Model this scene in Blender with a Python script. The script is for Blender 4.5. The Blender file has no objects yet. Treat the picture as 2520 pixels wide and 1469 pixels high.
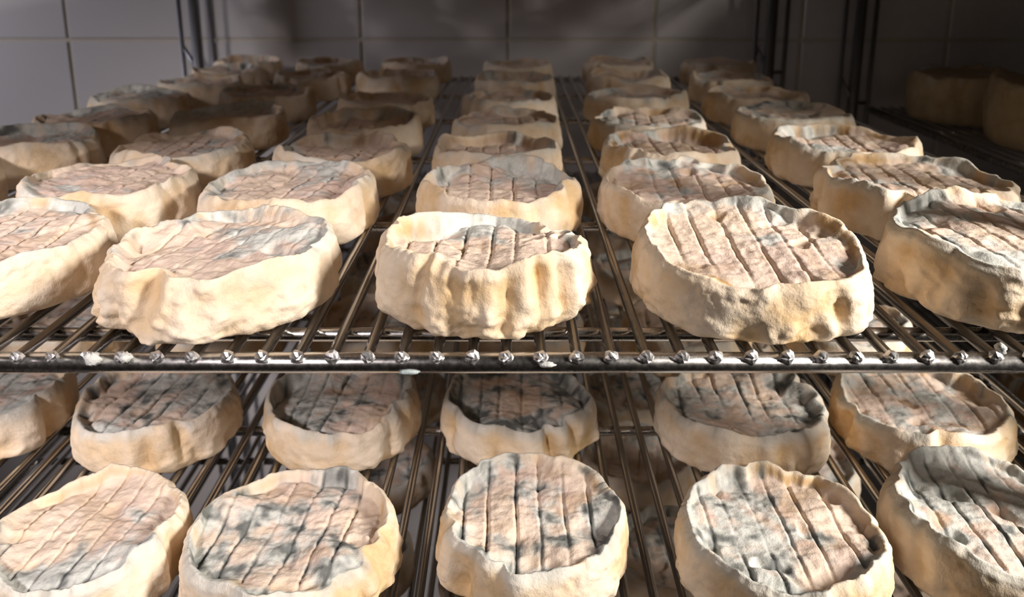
import bpy, math, random
import numpy as np
from mathutils import Vector, Euler

# ------------------------------------------------------------------ units
P = 0.0129                      # spacing of the shelf wires in metres; all layout below is in wire spacings
R_ = math.radians
scene = bpy.context.scene
col = scene.collection

# ------------------------------------------------------------------ camera
cam_d = bpy.data.cameras.new('camera')
cam = bpy.data.objects.new('camera', cam_d)
col.objects.link(cam)
cam.location = (0, -21.37 * P, 10.70 * P)
cam.rotation_euler = (R_(90 - 13.23), 0, 0)
cam_d.sensor_width = 36
cam_d.lens = 2000 / 2520 * 36
cam_d.shift_y = -(734.5 - 390) / 2520
cam_d.clip_start = 0.01
cam_d.dof.use_dof = True
cam_d.dof.focus_distance = 27 * P
cam_d.dof.aperture_fstop = 13
scene.camera = cam

# ------------------------------------------------------------------ view, world
vs = scene.view_settings
vs.view_transform = 'Standard'
vs.look = 'None'
vs.gamma = 1
vs.exposure = 0.0
vs.use_curve_mapping = False
w = bpy.data.worlds.new('room_ambience')
scene.world = w
w.use_nodes = True
w.node_tree.nodes['Background'].inputs[0].default_value = (0.95, 0.68, 0.44, 1)
w.node_tree.nodes['Background'].inputs[1].default_value = 0.008


def area(name, loc, target, size, power, color, spread=180):
    d = bpy.data.lights.new(name, 'AREA')
    d.shape = 'RECTANGLE'
    d.size, d.size_y = size
    d.energy = power
    d.color = color
    d.spread = R_(spread)
    o = bpy.data.objects.new(name, d)
    col.objects.link(o)
    o.location = loc
    o.rotation_euler = (Vector(target) - Vector(loc)).to_track_quat('-Z', 'Y').to_euler()
    return o


area('side_light_right', (0.98, -0.36, 0.45), (0.16, 0.13, 0.0), (0.12, 0.32), 4.6, (1.0, 0.93, 0.84), 72)  # unseen light low at the right, beam narrowed to the right-hand columns
area('front_light_left', (-0.62, -0.86, 0.60), (-0.33, 0.08, -0.04), (0.14, 0.14), 1.16, (1.0, 0.905, 0.885), 42)  # unseen light from low front left, beam narrowed to the left-hand columns
area('cool_wall_light', (-1.45, 0.42, 0.22), (-0.80, 0.85, 0.02), (0.22, 0.45), 0.75, (0.93, 0.91, 1.0), 66)  # cool light added to brighten the wall at left; no doorway known

# ------------------------------------------------------------------ helpers
def tag(o, label=None, cat=None, group=None, kind=None):
    if label: o['label'] = label
    if cat: o['category'] = cat
    if group: o['group'] = group
    if kind: o['kind'] = kind
    return o


def empty(name, loc=(0, 0, 0), rz=0, parent=None):
    o = bpy.data.objects.new(name, None)
    col.objects.link(o)
    o.location = loc
    o.rotation_euler = (0, 0, rz)
    o.empty_display_size = 0.02
    if parent: o.parent = parent
    return o


def link(name, me, parent=None, loc=(0, 0, 0)):
    o = bpy.data.objects.new(name, me)
    col.objects.link(o)
    o.location = loc
    if parent: o.parent = parent
    return o


def mesh(name, verts, faces, mat, smooth=True):
    me = bpy.data.meshes.new(name)
    me.from_pydata([tuple(v) for v in verts], [], faces)
    me.materials.append(mat)
    if smooth:
        me.polygons.foreach_set('use_smooth', [True] * len(me.polygons))
    me.update()
    return me


def rod(points, r, n=10, cap=True):
    """verts, faces of a round rod along a list of points"""
    pts = [Vector(q) for q in points]
    V, F = [], []
    up0 = None
    for i, q in enumerate(pts):
        d = (pts[min(i + 1, len(pts) - 1)] - pts[max(i - 1, 0)]).normalized()
        a = Vector((0, 0, 1)) if abs(d.z) < 0.9 else Vector((0, 1, 0))
        s = d.cross(a).normalized()
        u = s.cross(d).normalized()
        for k in range(n):
            t = 2 * math.pi * k / n
            V.append(q + r * (math.cos(t) * s + math.sin(t) * u))
    for i in range(len(pts) - 1):
        for k in range(n):
            F.append((i * n + k, i * n + (k + 1) % n, (i + 1) * n + (k + 1) % n, (i + 1) * n + k))
    if cap:
        F.append(tuple(range(n - 1, -1, -1)))
        F.append(tuple((len(pts) - 1) * n + k for k in range(n)))
    return V, F


def join(parts):
    V, F = [], []
    for v, f in parts:
        o = len(V)
        V += v
        F += [tuple(i + o for i in q) for q in f]
    return V, F


# ------------------------------------------------------------------ noise
rng0 = np.random.RandomState(7)
GRAD = rng0.normal(size=(512, 3))
GRAD /= np.linalg.norm(GRAD, axis=1)[:, None]
PERM = rng0.permutation(512).astype(np.int64)


def pn(x, y, z, seed=0):
    x, y, z = np.broadcast_arrays(x, y, z)
    xi, yi, zi = np.floor(x).astype(np.int64), np.floor(y).astype(np.int64), np.floor(z).astype(np.int64)
    xf, yf, zf = x - xi, y - yi, z - zi
    u, v, q = [t * t * t * (t * (t * 6 - 15) + 10) for t in (xf, yf, zf)]

    def g(a, b, c):
        hsh = PERM[(PERM[(PERM[(xi + a + seed * 17) & 511] + yi + b) & 511] + zi + c + seed * 31) & 511]
        gr = GRAD[hsh]
        return gr[..., 0] * (xf - a) + gr[..., 1] * (yf - b) + gr[..., 2] * (zf - c)
    x00 = g(0, 0, 0) * (1 - u) + g(1, 0, 0) * u
    x10 = g(0, 1, 0) * (1 - u) + g(1, 1, 0) * u
    x01 = g(0, 0, 1) * (1 - u) + g(1, 0, 1) * u
    x11 = g(0, 1, 1) * (1 - u) + g(1, 1, 1) * u
    return 1.5 * ((x00 * (1 - v) + x10 * v) * (1 - q) + (x01 * (1 - v) + x11 * v) * q)


def fbm(x, y, z, seed=0, oct=3):
    s, a = 0, 1.0
    for i in range(oct):
        s = s + a * pn(x * 2 ** i, y * 2 ** i, z * 2 ** i, seed + 13 * i)
        a *= 0.5
    return s


def sst(a, b, x):
    t = np.clip((x - a) / (b - a), 0, 1)
    return t * t * (3 - 2 * t)


# ------------------------------------------------------------------ materials
class NT:
    def __init__(s, name):
        s.m = bpy.data.materials.new(name)
        s.m.use_nodes = True
        s.t = s.m.node_tree
        s.b = s.t.nodes['Principled BSDF']

    def n(s, typ, **kw):
        o = s.t.nodes.new(typ)
        for k, v in kw.items(): setattr(o, k, v)
        return o

    def l(s, a, b): s.t.links.new(a, b)

    def noise(s, scale, detail=4, rough=0.55, coord=None):
        o = s.n('ShaderNodeTexNoise')
        o.inputs['Scale'].default_value = scale
        o.inputs['Detail'].default_value = detail
        o.inputs['Roughness'].default_value = rough
        if coord: s.l(coord, o.inputs['Vector'])
        return o

    def ramp(s, fac, stops):
        o = s.n('ShaderNodeValToRGB')
        e = o.color_ramp.elements
        while len(e) < len(stops): e.new(0.5)
        for i, (p_, c) in enumerate(stops):
            e[i].position = p_
            e[i].color = c if len(c) == 4 else (*c, 1)
        s.l(fac, o.inputs[0])
        return o

    def mix(s, fac, a, b):
        o = s.n('ShaderNodeMix', data_type='RGBA')
        for sock, val in ((o.inputs[0], fac), (o.inputs[6], a), (o.inputs[7], b)):
            if hasattr(val, 'is_linked'): s.l(val, sock)
            elif isinstance(val, (int, float)): sock.default_value = val
            else: sock.default_value = (*val, 1)
        return o.outputs[2]


def mat_cheese(name, bloom, paste, pink, sss=0.0):
    t = NT(name)
    co = t.n('ShaderNodeTexCoord').outputs['Object']
    at = t.n('ShaderNodeAttribute', attribute_name='look')
    sep = t.n('ShaderNodeSeparateColor')
    t.l(at.outputs['Color'], sep.inputs[0])
    face, mould, bare = sep.outputs[0], sep.outputs[1], sep.outputs[2]
    dark = at.outputs['Alpha']
    n1 = t.noise(260, 5, 0.65, co)
    n2 = t.noise(1100, 4, 0.7, co)
    r1 = t.ramp(n1.outputs[0], [(0.35, (0, 0, 0)), (0.65, (1, 1, 1))])
    side = t.mix(bare, bloom, paste)
    side = t.mix(r1.outputs[0], side, t.mix(bare, tuple(c * 0.93 for c in bloom), tuple(c * 0.86 for c in paste)))
    tan = t.mix(r1.outputs[0], pink, (pink[0] * 1.10, pink[1] * 1.10, pink[2] * 1.08))
    top = t.mix(bare, tan, (0.36, 0.205, 0.075))
    c = t.mix(face, side, top)
    mcol = t.mix(dark, t.mix(r1.outputs[0], (0.50, 0.53, 0.51), (0.70, 0.71, 0.68)), (0.050, 0.072, 0.080))
    c = t.mix(mould, c, mcol)
    t.l(c, t.b.inputs['Base Color'])
    t.b.inputs['Roughness'].default_value = 0.72
    t.b.inputs['Specular IOR Level'].default_value = 0.25
    t.b.inputs['Subsurface Weight'].default_value = sss
    t.b.inputs['Subsurface Radius'].default_value = (1.0, 0.55, 0.22)
    t.b.inputs['Subsurface Scale'].default_value = 0.0035
    b1 = t.n('ShaderNodeBump')
    b1.inputs['Strength'].default_value = 0.55
    b1.inputs['Distance'].default_value = 0.0014
    t.l(n1.outputs[0], b1.inputs['Height'])
    b2 = t.n('ShaderNodeBump')
    b2.inputs['Strength'].default_value = 0.35
    b2.inputs['Distance'].default_value = 0.0003
    t.l(n2.outputs[0], b2.inputs['Height'])
    t.l(b1.outputs[0], b2.inputs['Normal'])
    t.l(b2.outputs[0], t.b.inputs['Normal'])
    return t.m


M_CHEESE = mat_cheese('ripened_cheese', (0.87, 0.735, 0.585), (0.74, 0.52, 0.29), (0.70, 0.545, 0.475))
M_WHEEL = mat_cheese('wheel_cheese', (0.50, 0.38, 0.23), (0.42, 0.30, 0.16), (0.46, 0.34, 0.22))
M_DWHEEL = mat_cheese('dark_wheel_cheese', (0.24, 0.14, 0.06), (0.30, 0.17, 0.07), (0.2, 0.13, 0.07))


def mat_chrome(name, base, rough, bump=.08):
    t = NT(name)
    co = t.n('ShaderNodeTexCoord').outputs['Object']
    n = t.noise(420, 4, 0.6, co)
    r = t.ramp(n.outputs[0], [(0.3, (rough * 0.85,) * 3), (0.75, (rough * 1.25,) * 3)])
    t.l(r.outputs[0], t.b.inputs['Roughness'])
    n2 = t.noise(60, 3, 0.5, co)
    c = t.mix(n2.outputs[0], tuple(b * 0.82 for b in base), base)
    t.l(c, t.b.inputs['Base Color'])
    t.b.inputs['Metallic'].default_value = 1
    b = t.n('ShaderNodeBump')
    b.inputs['Strength'].default_value = bump
    b.inputs['Distance'].default_value = 0.0004
    t.l(n.outputs[0], b.inputs['Height'])
    t.l(b.outputs[0], t.b.inputs['Normal'])
    return t.m


M_CHROME = mat_chrome('chromed_steel', (0.54, 0.52, 0.50), 0.22)
M_RAIL = mat_chrome('chromed_rail', (0.66, 0.64, 0.63), 0.26, .03)
M_SNAP = mat_chrome('snapped_steel', (0.74, 0.73, 0.74), 0.42, .3)
M_POST = mat_chrome('dull_post_steel', (0.34, 0.34, 0.37), 0.38)


def mat_plain(name, c1, c2, scale, rough, bump=0.0):
    t = NT(name)
    co = t.n('ShaderNodeTexCoord').outputs['Object']
    n = t.noise(scale, 5, 0.6, co)
    t.l(t.mix(n.outputs[0], c1, c2), t.b.inputs['Base Color'])
    t.b.inputs['Roughness'].default_value = rough
    if bump:
        b = t.n('ShaderNodeBump')
        b.inputs['Strength'].default_value = bump
        b.inputs['Distance'].default_value = 0.002
        t.l(n.outputs[0], b.inputs['Height'])
        t.l(b.outputs[0], t.b.inputs['Normal'])
    return t.m


M_TILE = mat_plain('glazed_white_tile', (0.62, 0.59, 0.595), (0.68, 0.65, 0.65), 9, 0.22, 0.05)
M_GROUT = mat_plain('cream_grout', (0.54, 0.49, 0.42), (0.62, 0.56, 0.48), 60, 0.9, 0.2)
M_FLOOR = mat_plain('grey_floor', (0.30, 0.29, 0.29), (0.38, 0.36, 0.36), 25, 0.6, 0.1)
M_CRUMB = mat_plain('white_mould_crumb', (0.55, 0.58, 0.58), (0.8, 0.78, 0.74), 900, 0.9, 0.5)
M_BLUECRUMB = mat_plain('blue_mould_crumb', (0.30, 0.40, 0.42), (0.62, 0.66, 0.66), 700, 0.9, 0.5)

# ------------------------------------------------------------------ the room
WALL_Y = 65.5 * P
TILE = 15.55 * P
wx0, wx1, wz0, wz1 = -5, 7, -6, 4           # tile index ranges
GX, GZ = -0.43 * P, 3.2 * P                 # a grout crossing


def box(x0, x1, y0, y1, z0, z1):
    V = [Vector((x, y, z)) for x in (x0, x1) for y in (y0, y1) for z in (z0, z1)]
    F = [(0, 1, 3, 2), (4, 6, 7, 5), (0, 4, 5, 1), (2, 3, 7, 6), (0, 2, 6, 4), (1, 5, 7, 3)]
    return V, F


FLOOR_Z = GZ + wz0 * TILE
wall = link('wall_back', mesh('wall_back', *box(GX + wx0 * TILE, GX + wx1 * TILE, WALL_Y + 0.0016, WALL_Y + 0.08, FLOOR_Z, GZ + wz1 * TILE), M_GROUT, False))
tag(wall, 'white square-tiled wall with cream grout behind the racks', 'wall', kind='structure')
g, bv, e = 0.0024, 0.0010, TILE / 2
a_, b_ = e - g, e - g - bv
tv = [(-a_, .004, -a_), (a_, .004, -a_), (a_, .004, a_), (-a_, .004, a_), (-a_, .0012, -a_), (a_, .0012, -a_), (a_, .0012, a_), (-a_, .0012, a_),
      (-b_, 0, -b_), (b_, 0, -b_), (b_, 0, b_), (-b_, 0, b_)]
tf = [(0, 1, 5, 4), (1, 2, 6, 5), (2, 3, 7, 6), (3, 0, 4, 7), (4, 5, 9, 8), (5, 6, 10, 9), (6, 7, 11, 10), (7, 4, 8, 11), (8, 9, 10, 11)]
tile_me = mesh('tile', tv, tf, M_TILE, False)
rt = random.Random(3)
for i in range(wx0, wx1):
    for k in range(wz0, wz1):
        t_ = link('tile', tile_me, wall, (GX + (i + .5) * TILE, WALL_Y - rt.uniform(0, .0008), GZ + (k + .5) * TILE))
        t_.rotation_euler = (rt.uniform(-.003, .003), 0, rt.uniform(-.003, .003))
fl = link('floor', mesh('floor', *box(GX + wx0 * TILE, GX + wx1 * TILE, -1.6, WALL_Y + 0.003, FLOOR_Z - .03, FLOOR_Z), M_FLOOR, False))
tag(fl, 'grey floor under the cheese racks', 'floor', kind='structure')

# ------------------------------------------------------------------ racks
WR = 0.165            # wire radius in spacings
rw = random.Random(11)


def wire_mesh(seed, depth, hi=True):
    """one shelf wire: slightly wavy, with a snapped, faceted front end"""
    r = random.Random(seed)
    n = 10 if hi else 7
    pts = []
    m = 9 if hi else 4
    for i in range(m):
        y = depth * i / (m - 1)
        pts.append(((r.uniform(-.035, .035) if 0 < i < m - 1 else 0) * P, y, -WR * P))
    V, F = rod(pts, WR * P, n, True)
    F = F[:-2] + [F[-1]]
    # snapped end: drooping ragged knob in front of the rail
    prev = list(range(n))
    for (yy, sc, dz) in ((-.02, 1.24, .03), (-.13, 1.12, .02), (-.18, .6, 0.0)):
        o = len(V)
        for k in range(n):
            t = 2 * math.pi * k / n
            q = WR * P * sc * r.uniform(.80, 1.16)
            # rod() frame for +y direction: s = d x z = +x, u = +z
            V.append(Vector((math.cos(t) * q, (yy + r.uniform(-.03, .03)) * P, -WR * P + math.sin(t) * q + dz * P)))
        cur = list(range(o, o + n))
        for k in range(n):
            F.append((cur[k], cur[(k + 1) % n], prev[(k + 1) % n], prev[k]))
        prev = cur
    V.append(Vector((0, -.19 * P, -WR * P)))
    for k in range(n):
        F.append((len(V) - 1, prev[(k + 1) % n], prev[k]))
    me = mesh('wire', V, F, M_CHROME, True)
    me.materials.append(M_SNAP)
    # facet the snapped end
    flags = [True] * len(me.polygons)
    for i, pl in enumerate(me.polygons):
        if pl.center.y < -.02 * P:
            flags[i] = False
            pl.material_index = 1
    me.polygons.foreach_set('use_smooth', flags)
    return me


def lozenge(points, r, n=14):
    return rod(points, r, n)


def build_rack(name, label, X0, X1, depth, levels, hi_levels, post_z, phase, y0=0.0, brackets=()):
    """X0..X1, depth in spacings; levels = heights of the wire tops"""
    root = empty(name, (0, y0 * P, 0))
    tag(root, label, 'rack', 'wire racks along the tiled wall')
    cache = {}
    for z in levels:
        hi = z in hi_levels
        rr = .30
        # outer frame: front rail, back rail, two side rails in one ring
        zc = -.42 * P
        parts = [rod([(X0 * P, .16 * P, zc), (X1 * P, .16 * P, zc)], rr * P, 18 if hi else 10),
                 rod([(X0 * P, depth * P, zc), (X1 * P, depth * P, zc)], rr * P, 10),
                 rod([(X0 * P, .16 * P, zc), (X0 * P, depth * P, zc)], .24 * P, 10),
                 rod([(X1 * P, .16 * P, zc), (X1 * P, depth * P, zc)], .24 * P, 10)]
        fr = link('shelf_frame', mesh('shelf_frame', *join(parts), M_RAIL), root, (0, 0, z * P))
        zb = -(WR + .30) * P
        for y in (2.1, 12.9, 25.6, 38.0, 50.0):
            if y < depth:
                link('cross_bar', mesh('cross_bar', *rod([(X0 * P, y * P, zb), (X1 * P, y * P, zb)], .22 * P, 12), M_RAIL), fr)
        for y in brackets:
            if z == levels[1]:
                link('end_bracket', mesh('end_bracket', *rod([((X1 - 4.6) * P, y * P, zb), (X1 * P, y * P, zb)], .22 * P, 12), M_RAIL), fr)
        key = (hi,)
        if key not in cache:
            cache[key] = [wire_mesh(s, (depth + .25) * P, hi) for s in range(8 if hi else 3)]
        ph = phase
        k0 = math.ceil(X0 + .4 - ph)
        k = k0
        while k + ph < X1 - .3:
            o = link('wire', rw.choice(cache[key]), fr, ((k + ph + rw.uniform(-.02, .02)) * P, 0, 0))
            k += 1
    # four posts, each a thick upright with two thin rods and a short brace under every shelf
    for px in (X0 - 1.2, X1 + 1.2):
        for py in (.4, depth + 1.2):
            zt, zb_ = post_z
            po = link('post', mesh('post', *rod([(0, 0, zb_ * P), (0, 0, zt * P)], .55 * P, 14), M_POST), root, (px * P, py * P, 0))
            for sx in (-1, 1):
                link('post_rod', mesh('post_rod', *rod([(sx * 1.55 * P, 0, zb_ * P), (sx * 1.55 * P, 0, zt * P)], .25 * P, 10), M_POST), po)
            for z in levels:
                link('brace', mesh('brace', *rod([(-1.55 * P, 0, (z + 3.0) * P), (0, 0, (z + .2) * P), (1.55 * P, 0, (z + .2) * P)], .22 * P, 8), M_POST), po)
    return root


Z_MAIN, Z_LOW, Z_BOT, Z_TOP = 0.0, -10.06, -20.12, 11.6  # overhead shelf is out of view, its height set for the shade it casts
rack = build_rack('wire_rack', 'chromed wire rack with shelves of small mould-ripened cheeses', -31.0, 25.2, 61.0,
                  (Z_MAIN, Z_LOW, Z_BOT, Z_TOP), (Z_MAIN, Z_LOW), (30, FLOOR_Z / P), -0.15, brackets=(17.4, 18.5))
Z_R1, Z_R2, Z_R3 = -3.2, -13.3, -24.5
rack2 = build_rack('wire_rack', 'dark wire rack holding large smooth cheese wheels beside the wall', 36.6, 92.0, 61.0,
                   (Z_R1, Z_R2, Z_R3, 14.0), (), (30, FLOOR_Z / P), 0.0)

# ------------------------------------------------------------------ cheeses
def grid_faces(nt, nrings, off=0, flip=False):
    i = np.arange(nrings - 1)[:, None]
    k = np.arange(nt)[None, :]
    a = off + i * nt + k
    b = off + i * nt + (k + 1) % nt
    c = off + (i + 1) * nt + (k + 1) % nt
    d = off + (i + 1) * nt + k
    q = np.stack([a, b, c, d], -1).reshape(-1, 4)
    return q[:, ::-1] if flip else q


def np_mesh(name, V, quads, tris, look, mat):
    me = bpy.data.meshes.new(name)
    nq, ntr = len(quads), len(tris)
    me.vertices.add(len(V))
    me.vertices.foreach_set('co', V.astype(np.float32).ravel())
    me.loops.add(nq * 4 + ntr * 3)
    me.loops.foreach_set('vertex_index', np.concatenate([quads.ravel(), tris.ravel()]).astype(np.int32))
    me.polygons.add(nq + ntr)
    ls = np.concatenate([np.arange(nq) * 4, nq * 4 + np.arange(ntr) * 3])
    me.polygons.foreach_set('loop_start', ls.astype(np.int32))
    me.polygons.foreach_set('use_smooth', np.ones(nq + ntr, bool))
    me.materials.append(mat)
    at = me.attributes.new('look', 'FLOAT_COLOR', 'POINT')
    at.data.foreach_set('color', look.astype(np.float32).ravel())
    me.update()
    me.validate()
    return me


RES = {'h': (320, 76, 40, 12), 'm': (200, 46, 26, 9), 'l': (112, 26, 16, 7)}


def cheese_meshes(R, seed, res='m', hc=2.05, sunk=.42, lean=(0, 0), groove=0.0, gdep=.13, mould=.3, mang=None, mpull=.35,
                  dent=1.0, rimw=.085, pits=.5, bare=.5, dark=.5, taper=.05, lumpy=1.0, fold=None, mat=None, smooth=False):
    """returns (rind mesh, top face mesh); all lengths in spacings"""
    rs = np.random.RandomState(seed)
    nt, nf, ns, nrim = RES[res]
    th = np.linspace(0, 2 * np.pi, nt, endpoint=False)
    ct, st_ = np.cos(th), np.sin(th)
    S = seed * 3.7
    # outline and rim height
    out = 1 + .030 * pn(ct * .9, st_ * .9, S, seed) * 2 + .012 * pn(ct * 3, st_ * 3, S, seed)
    crest = hc * (1 + .21 * pn(ct * 1.2 + 5, st_ * 1.2, S, seed) + .05 * pn(ct * 4, st_ * 4, S + 3, seed) + np.clip(.5 + 1.5 * pn(ct * 1.9, st_ * 1.9, S + 8, seed), .05, 1.6) * (.045 * pn(ct * 8, st_ * 8, S, seed) + .022 * pn(ct * 23, st_ * 23, S, seed))) \
        + lean[0] * R * ct + lean[1] * R * st_
    sk = sunk * np.clip(1.0 + 1.7 * pn(ct * 1.2, st_ * 1.2, S + 9, seed), .12, 1.8)
    rw_ = rimw * np.clip(1.05 + 1.6 * pn(ct * 1.6, st_ * 1.6, S + 4, seed), .4, 2.3)

    def side(t):                        # t shape (n,1) -> radius (n,nt)
        z = t * hc
        prof = 1 - taper * t + .03 * np.sin(np.pi * t) - .085 * np.exp(-t / .055) - .035 * sst(.86, 1.0, t) ** 1.5
        fl = pn(ct * 1.7, st_ * 1.7, z * .16 + S, seed + 1)
        msk = sst(-.25, .22, pn(ct * 1.0 + 7, st_ * 1.0, z * .25 + S, seed + 17))
        if fold is not None:            # a stretch of deep folds around one direction
            msk = np.maximum(msk, np.exp(-((1 - np.cos(th - fold)) / .35) ** 2))
        fl2 = pn(ct * 4.6, st_ * 4.6, z * .38 + S, seed + 2) * msk
        lump = fbm(ct * R * 1.1, st_ * R * 1.1, z * 1.3 + S, seed + 3, 3)
        rid = 1 - 2 * np.abs(fbm(ct * R * .8, st_ * R * .8, z * .9 + S, seed + 4, 2))
        low = sst(.60, .05, t)
        gash = np.clip(-fl2 - .14, 0, 1) * sst(.02, .25, t)
        patch = sst(-.1, .35, pn(ct * 2.2, st_ * 2.2, z * .9 + S, seed + 19))
        crust = fbm(ct * R * 2.6, st_ * R * 2.6, z * 2.8 + S, seed + 22, 2)
        d = (.005 + .016 * patch) * crust + dent * (.052 * fl + .055 * fl2 + (.014 + .036 * low * (.35 + .65 * msk)) * lump + .020 * (rid - .6) * (.2 + low) * (.35 + .65 * msk) - .17 * gash)
        return R * (prof * out + d), fl, fl2, lump, rid

    tt = np.concatenate([[0.0], np.linspace(.02, 1, ns) ** 1.05])[:, None]
    rS, fl, fl2, lump, rid = side(tt)
    zS = tt * crest[None, :]
    Rc = rS[-1]
    ca, sa = math.cos(groove), math.sin(groove)
    jitter = rs.uniform(-.12, .12, 24)
    spacing = .92
    goff = rs.uniform(0, 1)

    def top(rho):                       # rho (n,1) of crest radius
        r = rho * Rc[None, :]
        x, y = r * ct, r * st_
        u = x * ca + y * sa
        v = -x * sa + y * ca
        q = (Rc[None, :] - r) / R
        drop = sst(0.015, 0.015 + rw_[None, :], q)
        inner = sst(.03, .20, q)
        base = crest[None, :] * (1 - inner) + (hc + lean[0] * x + lean[1] * y) * inner
        i2 = sst(.04, .55, q)
        z = base - (sk[None, :] * (1 - i2) + sk.mean() * i2) * drop
        z = z - .05 * sunk * (1 - (r / R) ** 2) * drop
        # scored lines left by the wires of the shelf
        uu = u / spacing + goff + .06 * pn(v * .5, u * .2, S, seed + 5)
        k = np.floor(uu).astype(int)
        du = (uu - np.floor(uu) - .5 + jitter[k % 24]) * spacing
        gl = np.exp(-(du / .062) ** 2) * np.clip(.65 + .9 * pn(u * .4, v * .35, S + 2, seed + 6), .1, 1)
        gl = gl * (.35 + .65 * drop)
        # torn mat texture, lumps and pits
        wv = .5 * pn(x * .6, y * .6, S + 70, seed + 18)
        rip = pn(u * .8 + .4 * v, v * 2.2 + wv, S + .5, seed + 7) * .6 + pn(u * 2.0, v * 4.2 + .6 * u + wv, S + .5, seed + 8) * .4
        lum = fbm(x * .55, y * .55, S, seed + 9, 3)
        fine = fbm(x * 2.6, y * 2.6, S + 7, seed + 10, 2)
        pt = sst(.30, .62, pn(x * .9, y * .9, S + 20, seed + 11)) * pits
        k2 = (.3 + .7 * drop)
        if smooth:
            z = z + .03 * lum
        else:
            z = z - gdep * gl * k2 + (.065 * rip + .12 * lumpy * lum + .035 * fine) * k2 - .26 * pt * drop
        steep = drop * (1 - drop) * 4
        n_low = fbm(x * .28, y * .28, S + 30, seed + 12, 3)
        n_hi = fbm(x * 1.0, y * 1.0, S + 40, seed + 13, 4)
        dirw = 0 if mang is None else mpull * (x * math.cos(mang) + y * math.sin(mang)) / R
        mo = mould - .55 + .75 * n_low + .55 * n_hi + .26 * sst(.22, .06, q) + .30 * gl * min(1, mould * 1.6) + dirw
        mo = sst(-.12, .42, mo) * .92
        dk = sst(.10, .62, .55 * n_hi + .75 * gl * max(0, min(1, mould * 2.2 - .4)) + .25 * pn(x * 3, y * 3, S, seed + 14) + (mould - .55) * .5 + .18 * steep + (dark - .5)) * .92
        nb = pn(x * .8, y * .8, S + 50, seed + 15)
        ba = np.clip(sst(.1, .5, nb + .05) * .55 * bare + steep * sst(-.25, .2, pn(ct * 1.6, st_ * 1.6, S + 60, seed + 16) + nb * .3) * 1.2 * bare + pt * .8 * bare + .55 * gl * (1 - mo) * bare, 0, 1)
        fc = sst(.02, .10, q) * (.55 + .45 * sst(-.3, .3, n_low))
        rimb = sst(.02, .0, q)
        return r, z, fc, mo, ba * (1 - .8 * rimb), dk

    rin = 1 - (rimw * 1.7 + .03)
    rhoR = np.linspace(1, rin, nrim)[1:, None]
    r2, z2, f2, m2, b2, d2 = top(rhoR)
    # side colours: white bloom on the ridges, yellow paste in the dents
    bS = np.clip(.33 - .7 * fl - .9 * fl2 - .35 * lump + .45 * fbm(ct * R * .5, st_ * R * .5, tt * hc * .6 + S, seed + 20, 3) - .35 * sst(.8, 1, tt), 0, 1) * (.5 + bare)
    bS = np.clip(bS, 0, 1)
    mo1 = top(np.array([[1.0]]))
    mS = mo1[3] * sst(.72, 1.0, tt + .10 * pn(ct * 5, st_ * 5, S, seed + 21)) * .75
    dS = mo1[5] * .55 * np.ones_like(tt)
    V, L = [], []
    cosr, sinr = ct[None, :], st_[None, :]

    def ring(r, z, f, m, b, d):
        V.append(np.stack([r * cosr, r * sinr, z], -1).reshape(-1, 3))
        L.append(np.stack([np.broadcast_to(f, r.shape), np.broadcast_to(m, r.shape), np.broadcast_to(b, r.shape), np.broadcast_to(d, r.shape)], -1).reshape(-1, 4))
    ring(rS[:1] * .55, zS[:1] * 0 + .02, 0., 0., .4, 0.)
    ring(rS, zS, 0., mS, bS, dS)
    ring(r2, z2, f2, m2, b2, d2)
    V1, L1 = np.concatenate(V), np.concatenate(L)
    nr = len(V1) // nt
    q1 = grid_faces(nt, nr)
    V1 = np.concatenate([V1, [[0, 0, .02]]])
    L1 = np.concatenate([L1, [[0, 0, .4, 0]]])
    kk = np.arange(nt)
    t1 = np.stack([np.full(nt, len(V1) - 1), (kk + 1) % nt, kk], -1)
    # face
    rhoF = np.linspace(rin, .012, nf)[:, None]
    r3, z3, f3, m3, b3, d3 = top(rhoF)
    V, L = [], []
    ring(r3, z3, f3, m3, b3, d3)
    V2, L2 = V[0], L[0]
    q2 = grid_faces(nt, nf)
    V2 = np.concatenate([V2, [[0, 0, z3[-1].mean()]]])
    L2 = np.concatenate([L2, [L2[-1]]])
    o = (nf - 1) * nt
    t2 = np.stack([np.full(nt, len(V2) - 1), o + kk, o + (kk + 1) % nt], -1)
    m_ = mat or M_CHEESE
    return (np_mesh('rind', V1 * P, q1, t1, L1, m_), np_mesh('top_face', V2 * P, q2, t2, L2, m_))


ORD = ['', 'first', 'second', 'third', 'fourth', 'fifth', 'sixth', 'seventh', 'eighth']
COLN = {'E': 1, 'D': 2, 'C': 3, 'B': 4, 'A': 5, 'Z': 6}


def place(meshes, X, Y, Z, rz, label, group, look=None):
    e_ = empty('ripened_cheese', (X * P, Y * P, Z * P), rz)
    tag(e_, label, 'cheese', group)
    link('rind', meshes[0], e_)
    link('top_face', meshes[1], e_)
    return e_


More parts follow.
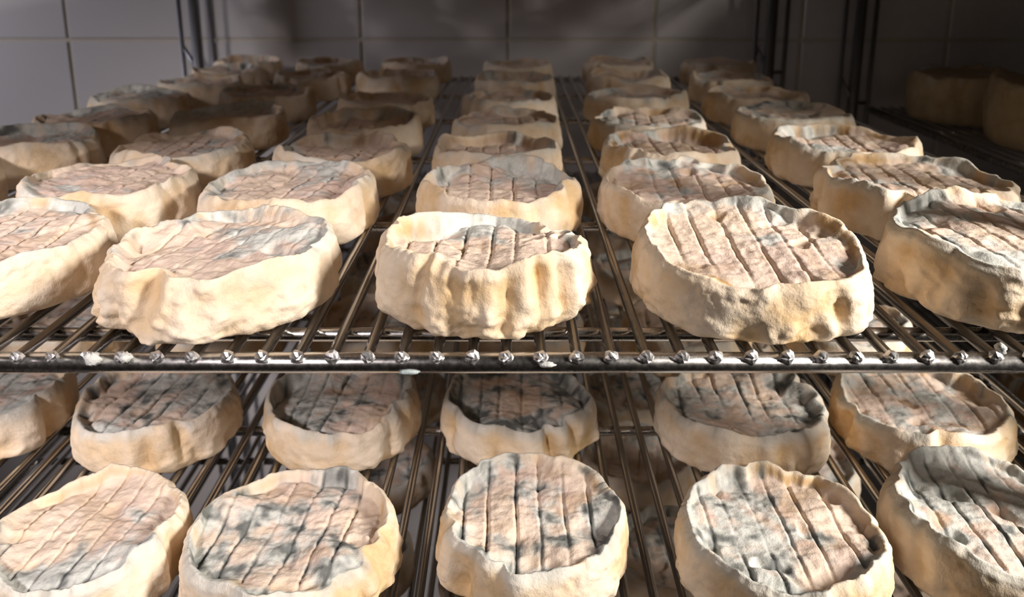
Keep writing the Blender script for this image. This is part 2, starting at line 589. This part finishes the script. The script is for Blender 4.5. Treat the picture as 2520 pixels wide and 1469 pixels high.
# upper shelf: column, row, X, Y, R, look words, options
UP = [
 ('A', 1, -17.78, 5.16, 3.73, 'cream', dict(mould=.42, sunk=.30, lean=(.02, .03), groove=.0, dent=.6, mang=2.4)),
 ('B', 1, -9.70, 3.99, 3.68, 'folded-side', dict(mould=.30, sunk=.27, lean=(.055, .03), groove=-.30, fold=-2.1, dent=1.45, mang=.9, gdep=.09, bare=.35, seed=21)),
 ('C', 1, -0.91, 3.87, 3.48, 'scored', dict(mould=.33, sunk=.50, lean=(.0, -.01), groove=-.03, dent=1.6, mang=1.9, mpull=.55, bare=.6, seed=5, hc=2.15)),
 ('D', 1, 7.82, 3.94, 3.75, 'slant-faced', dict(lumpy=.5, fold=-1.2, mould=.25, sunk=.24, lean=(-.01, .10), groove=-.02, dent=.85, mang=1.7, mpull=.45, bare=.7, pits=.6, seed=33, hc=2.1)),
 ('E', 1, 16.71, 4.60, 3.90, 'grey-faced', dict(mould=.55, sunk=.22, lean=(-.03, .05), groove=.1, fold=-1.3, dent=1.3, bare=.6, dark=.4, hc=2.3)),
 ('Z', 2, -26.9, 13.4, 3.8, 'cream', dict(mould=.3)),
 ('A', 2, -17.23, 12.4, 3.6, 'smooth-sided', dict(mould=.2, sunk=.2, lean=(.0, .02), dent=.6, groove=-.2, bare=.3)),
 ('B', 2, -9.28, 11.6, 3.6, 'blue-rimmed', dict(mould=.40, sunk=.28, dent=.7, mang=2.2, mpull=.5, groove=-.2, bare=.3, lean=(.02, .02))),
 ('C', 2, -0.56, 11.9, 3.45, 'line-scored', dict(mould=.22, sunk=.40, groove=0, gdep=.16, mang=1.6, bare=.7, dent=.7, lean=(0, .03))),
 ('D', 2, 7.37, 11.8, 3.6, 'notched', dict(mould=.22, sunk=.42, groove=-.03, dent=1.3, bare=.8, pits=.8, lean=(.0, .04))),
 ('E', 2, 17.2, 12.4, 3.95, 'furrowed', dict(mould=.40, sunk=.26, groove=-.1, fold=-1.4, dent=1.4, bare=.75, hc=2.15, dark=.35)),
 ('Z', 3, -25.4, 20.6, 3.5, 'tan', dict(mould=.3, sunk=.3)),
 ('A', 3, -16.9, 19.2, 3.5, 'ragged', dict(mould=.32, sunk=.3, dent=.7)),
 ('B', 3, -8.45, 18.0, 3.35, 'pinkish', dict(mould=.3, sunk=.36, dent=.7)),
 ('C', 3, -0.77, 18.8, 3.3, 'high-rimmed', dict(mould=.18, sunk=.5)),
 ('D', 3, 8.1, 19.4, 3.45, 'pitted', dict(mould=.15, sunk=.4, bare=.8)),
 ('E', 3, 17.4, 20.3, 3.8, 'split-sided', dict(mould=.28, sunk=.4, bare=.8, mang=3.0)),
 ('Z', 4, -25.2, 27.0, 3.5, 'dull', dict(mould=.4, sunk=.25)),
 ('A', 4, -17.6, 28.4, 3.5, 'round-rimmed', dict(mould=.34, sunk=.35, mang=1.9, mpull=.5)),
 ('B', 4, -8.7, 25.9, 3.35, 'tan', dict(mould=.2, sunk=.42)),
 ('C', 4, -0.3, 26.6, 3.3, 'brownish', dict(mould=.25, sunk=.42)),
 ('D', 4, 8.2, 26.9, 3.5, 'pale', dict(mould=.3, sunk=.4)),
 ('E', 4, 17.5, 28.2, 3.7, 'blue-grey', dict(mould=.78, sunk=.2, dark=.35, dent=.6)),
 ('Z', 5, -26.1, 35.4, 3.35, 'blue-spotted', dict(mould=.55, sunk=.25, mang=2.6)),
 ('A', 5, -17.8, 37.6, 3.4, 'dull', dict(mould=.25, sunk=.35)),
 ('B', 5, -8.7, 34.0, 3.3, 'brownish', dict(mould=.2)),
 ('C', 5, -0.15, 35.0, 3.25, 'dusky', dict(mould=.3)),
 ('D', 5, 8.9, 36.2, 3.7, 'bright-edged', dict(mould=.3, sunk=.5, lean=(.03, -.03))),
 ('E', 5, 17.5, 36.3, 3.6, 'white-rimmed', dict(mould=.35)),
 ('Z', 6, -24.9, 43.2, 3.25, 'dusky', dict(mould=.3)),
 ('A', 6, -16.8, 47.0, 3.25, 'dusky', dict(mould=.25)),
 ('B', 6, -9.6, 46.5, 3.4, 'dim', dict(mould=.2)),
 ('C', 6, 0.2, 44.0, 3.3, 'dim', dict(mould=.25)),
 ('D', 6, 9.8, 46.5, 3.5, 'pinkish', dict(mould=.25)),
 ('E', 6, 18.0, 45.2, 3.35, 'dusky', dict(mould=.3)),
 ('Z', 7, -25.2, 50.6, 3.2, 'dim', dict(mould=.3)),
 ('A', 7, -17.4, 56.2, 3.2, 'dim', dict(mould=.25)),
 ('B', 7, -9.2, 56.0, 3.4, 'shadowed', dict(mould=.2)),
 ('C', 7, 0.6, 55.0, 3.3, 'shadowed', dict(mould=.2)),
 ('D', 7, 10.2, 56.2, 3.4, 'dim', dict(mould=.2)),
 ('E', 7, 19.6, 56.0, 3.6, 'shadowed', dict(mould=.25)),
 ('Z', 8, -25.6, 57.7, 3.2, 'shadowed', dict(mould=.3)),
]
rc = random.Random(5)


def label_for(look, shelf, row, c):
    return '%s round cheese on %s shelf, %s from front rail, %s column from neighbouring rack' % (look, shelf, ORD[row], ORD[COLN[c]])


for i, (c, row, X, Y, R, lk, op) in enumerate(UP):
    o = dict(op)
    sd = o.pop('seed', 101 + i * 7)
    o.setdefault('groove', rc.uniform(-.12, .12))
    res = 'h' if row == 1 else 'm' if row in (2, 3) else 'l'
    place(cheese_meshes(R, sd, res, **o), X, Y, Z_MAIN, 0, label_for(lk, 'upper', row, c), 'cheeses on the upper shelf')

LOW = [
 ('A', 1, -14.78, 3.2, 3.35, 'pink-faced', dict(mould=.52, sunk=.22, mang=-1.6, mpull=.55, groove=-.12, lean=(.03, .0), dent=.8, bare=.45, dark=.55)),
 ('B', 1, -7.55, 3.1, 3.60, 'grey-scored', dict(mould=.66, sunk=.34, mang=-2.2, mpull=.4, groove=-.08, lean=(.0, .0), dent=.9, bare=.55, dark=.58)),
 ('C', 1, 0.77, 3.98, 3.45, 'line-scored', dict(mould=.66, sunk=.36, mang=-1.4, mpull=.35, groove=0, gdep=.16, dent=1.1, bare=.7, dark=.55)),
 ('D', 1, 9.44, 3.2, 3.58, 'blue-blotched', dict(mould=.60, sunk=.36, mang=-2.6, mpull=.55, groove=.0, dent=1.0, bare=.8, pits=.8, dark=.57)),
 ('E', 1, 17.3, 3.96, 3.72, 'blue-pocked', dict(mould=.52, sunk=.30, groove=0, dent=.9, bare=.8, pits=1., dark=.50, lean=(-.02, .03))),
 ('Z', 2, -24.4, 12.6, 3.8, 'tan', dict(mould=.4, sunk=.2, lean=(.04, .0))),
 ('A', 2, -16.13, 12.0, 3.65, 'blue-scored', dict(mould=.62, sunk=.30, mang=-.9, groove=-.12, gdep=.15, dent=.8, bare=.4, dark=.58)),
 ('B', 2, -7.79, 12.1, 3.50, 'rib-scored', dict(mould=.60, sunk=.42, mang=2.4, groove=-.06, gdep=.17, dent=.9, bare=.5, dark=.55)),
 ('C', 2, 0.35, 12.3, 3.50, 'dark-faced', dict(mould=.78, sunk=.38, mang=-1.6, mpull=.3, groove=0, gdep=.15, dent=1.0, bare=.6, dark=.68)),
 ('D', 2, 10.35, 11.9, 3.80, 'mottled', dict(mould=.66, sunk=.42, groove=-.05, dent=1.0, bare=.7, dark=.52)),
 ('E', 2, 18.4, 11.8, 3.85, 'lumpy-faced', dict(mould=.50, sunk=.34, groove=-.1, dent=1.0, bare=.9, dark=.42)),
]
for i, (c, row, X, Y, R, lk, op) in enumerate(LOW):
    o = dict(op)
    sd = o.pop('seed', 811 + i * 11)
    res = 'h' if row == 1 else 'm'
    place(cheese_meshes(R, sd, res, **o), X, Y, Z_LOW, 0, label_for(lk, 'lower', row, c), 'cheeses on the lower shelf')

pool = [cheese_meshes(3.5, 500 + 13 * k, 'l', mould=.3 + .09 * k, bare=.7, groove=.05 * k - .1) for k in range(5)]
LOOKS = ['mottled', 'spotted', 'blue-flecked', 'greyish', 'mouldy']
cols_low = {'Z': -25.0, 'A': -16.4, 'B': -8.0, 'C': .5, 'D': 9.2, 'E': 18.0}
for row, Y in ((3, 20.4), (4, 28.6), (5, 37.0), (6, 46.0)):
    for c, X in cols_low.items():
        k = rc.randrange(5)
        place(pool[k], X + rc.uniform(-.5, .5), Y + rc.uniform(-.4, .4), Z_LOW, rc.choice([0, math.pi]) + rc.uniform(-.2, .2),
              label_for(LOOKS[k], 'lower', row, c), 'cheeses on the lower shelf')
cols_bot = {'B': -8.4, 'C': .0, 'D': 8.2, 'E': 17.4}
for row, Y in ((1, 6.0), (2, 14.4), (3, 22.6), (4, 31.0), (5, 39.4), (6, 47.6)):
    for c, X in cols_bot.items():
        k = rc.randrange(5)
        place(pool[k], X + rc.uniform(-.4, .4), Y + rc.uniform(-.3, .3), Z_BOT, rc.choice([0, math.pi]) + rc.uniform(-.2, .2),
              label_for(LOOKS[k], 'bottom', row, c), 'cheeses on the bottom shelf')

for row, Y in enumerate((5.0, 13.4, 21.8, 30.2, 38.6, 47.0, 55.4)):  # unseen cheeses added overhead to darken the back rows below
    for X in (-25.5, -17.0, -8.5, 0.0, 8.5, 17.0):
        place(pool[rc.randrange(5)], X + rc.uniform(-.4, .4), Y + rc.uniform(-.3, .3), Z_TOP, rc.uniform(-.2, .2),
              'unseen round cheese added on the overhead shelf for shade', 'unseen cheeses added overhead for shade')

# ------------------------------------------------------------------ large wheels on the neighbouring rack
def wheel(X, Y, Z, R, hc, label, mat, seed, mould=.0):
    ms = cheese_meshes(R, seed, 'm', hc=hc, sunk=.05, gdep=0, pits=0, bare=.5, mould=mould, dent=.25, taper=.0, mat=mat, smooth=True)
    e_ = empty('large_cheese', (X * P, Y * P, Z * P))
    tag(e_, label, 'cheese', 'large wheels on the neighbouring rack')
    link('rind', ms[0], e_)
    link('top_face', ms[1], e_)


wheel(42.6, 54.5, Z_R1, 5.0, 4.3, 'large plain cheese wheel near the tiled wall on the neighbouring rack', M_WHEEL, 901)
wheel(44.6, 42.4, Z_R1, 6.0, 5.0, 'large brownish cheese wheel on the neighbouring rack, farther from the wall', M_WHEEL, 902)
wheel(42.9, 33.0, Z_R3, 5.9, 6.0, 'dark brown wheel with green-grey mould on the lowest shelf of the neighbouring rack', M_DWHEEL, 903, .5)

for X in (44.0, 57.0):  # unseen wheels added to stop light leaking through to the wall
    for Y in (8.0, 21.0, 34.0, 47.0):
        wheel(X, Y, 14.0, 6.0, 4.6, 'unseen large wheel added on the topmost shelf of the neighbouring rack to block light', M_WHEEL, 905)

# ------------------------------------------------------------------ crumbs on the front rail
def crumb(X, Y, Z, sx, sy, sz, label, mat, seed):
    r = random.Random(seed)
    V, F = [], []
    n, m = 12, 7
    for i in range(m):
        ph = math.pi * (i + .5) / m
        for k in range(n):
            t = 2 * math.pi * k / n
            q = r.uniform(.7, 1.15)
            V.append(Vector((math.sin(ph) * math.cos(t) * sx * q, math.sin(ph) * math.sin(t) * sy * q, math.cos(ph) * sz * q)) * P)
    for i in range(m - 1):
        for k in range(n):
            F.append((i * n + k, (i + 1) * n + k, (i + 1) * n + (k + 1) % n, i * n + (k + 1) % n))
    F.append(tuple(range(n)))
    F.append(tuple((m - 1) * n + k for k in range(n - 1, -1, -1)))
    o = link('cheese_crumb', mesh('cheese_crumb', V, F, mat, True), None, (X * P, Y * P, Z * P))
    tag(o, label, 'crumb', 'crumbs stuck to the rail of the upper shelf')


crumb(1.0, -.13, -.34, .26, .10, .09, 'white smear of cheese on the bare middle of the front rail', M_CRUMB, 1)
crumb(-2.95, -.11, -.58, .30, .08, .08, 'bluish crumb hanging under the front rail', M_BLUECRUMB, 2)
crumb(-11.95, -.12, -.16, .26, .2, .2, 'fluffy white crumb on a wire end, the larger of two', M_CRUMB, 3)
crumb(-11.02, -.10, -.14, .2, .2, .15, 'fluffy white crumb on a wire end, the smaller of two', M_CRUMB, 4)
crumb(14.0, .05, .08, .16, .2, .16, 'small white crumb on a wire end below the grey-faced cheese', M_CRUMB, 5)
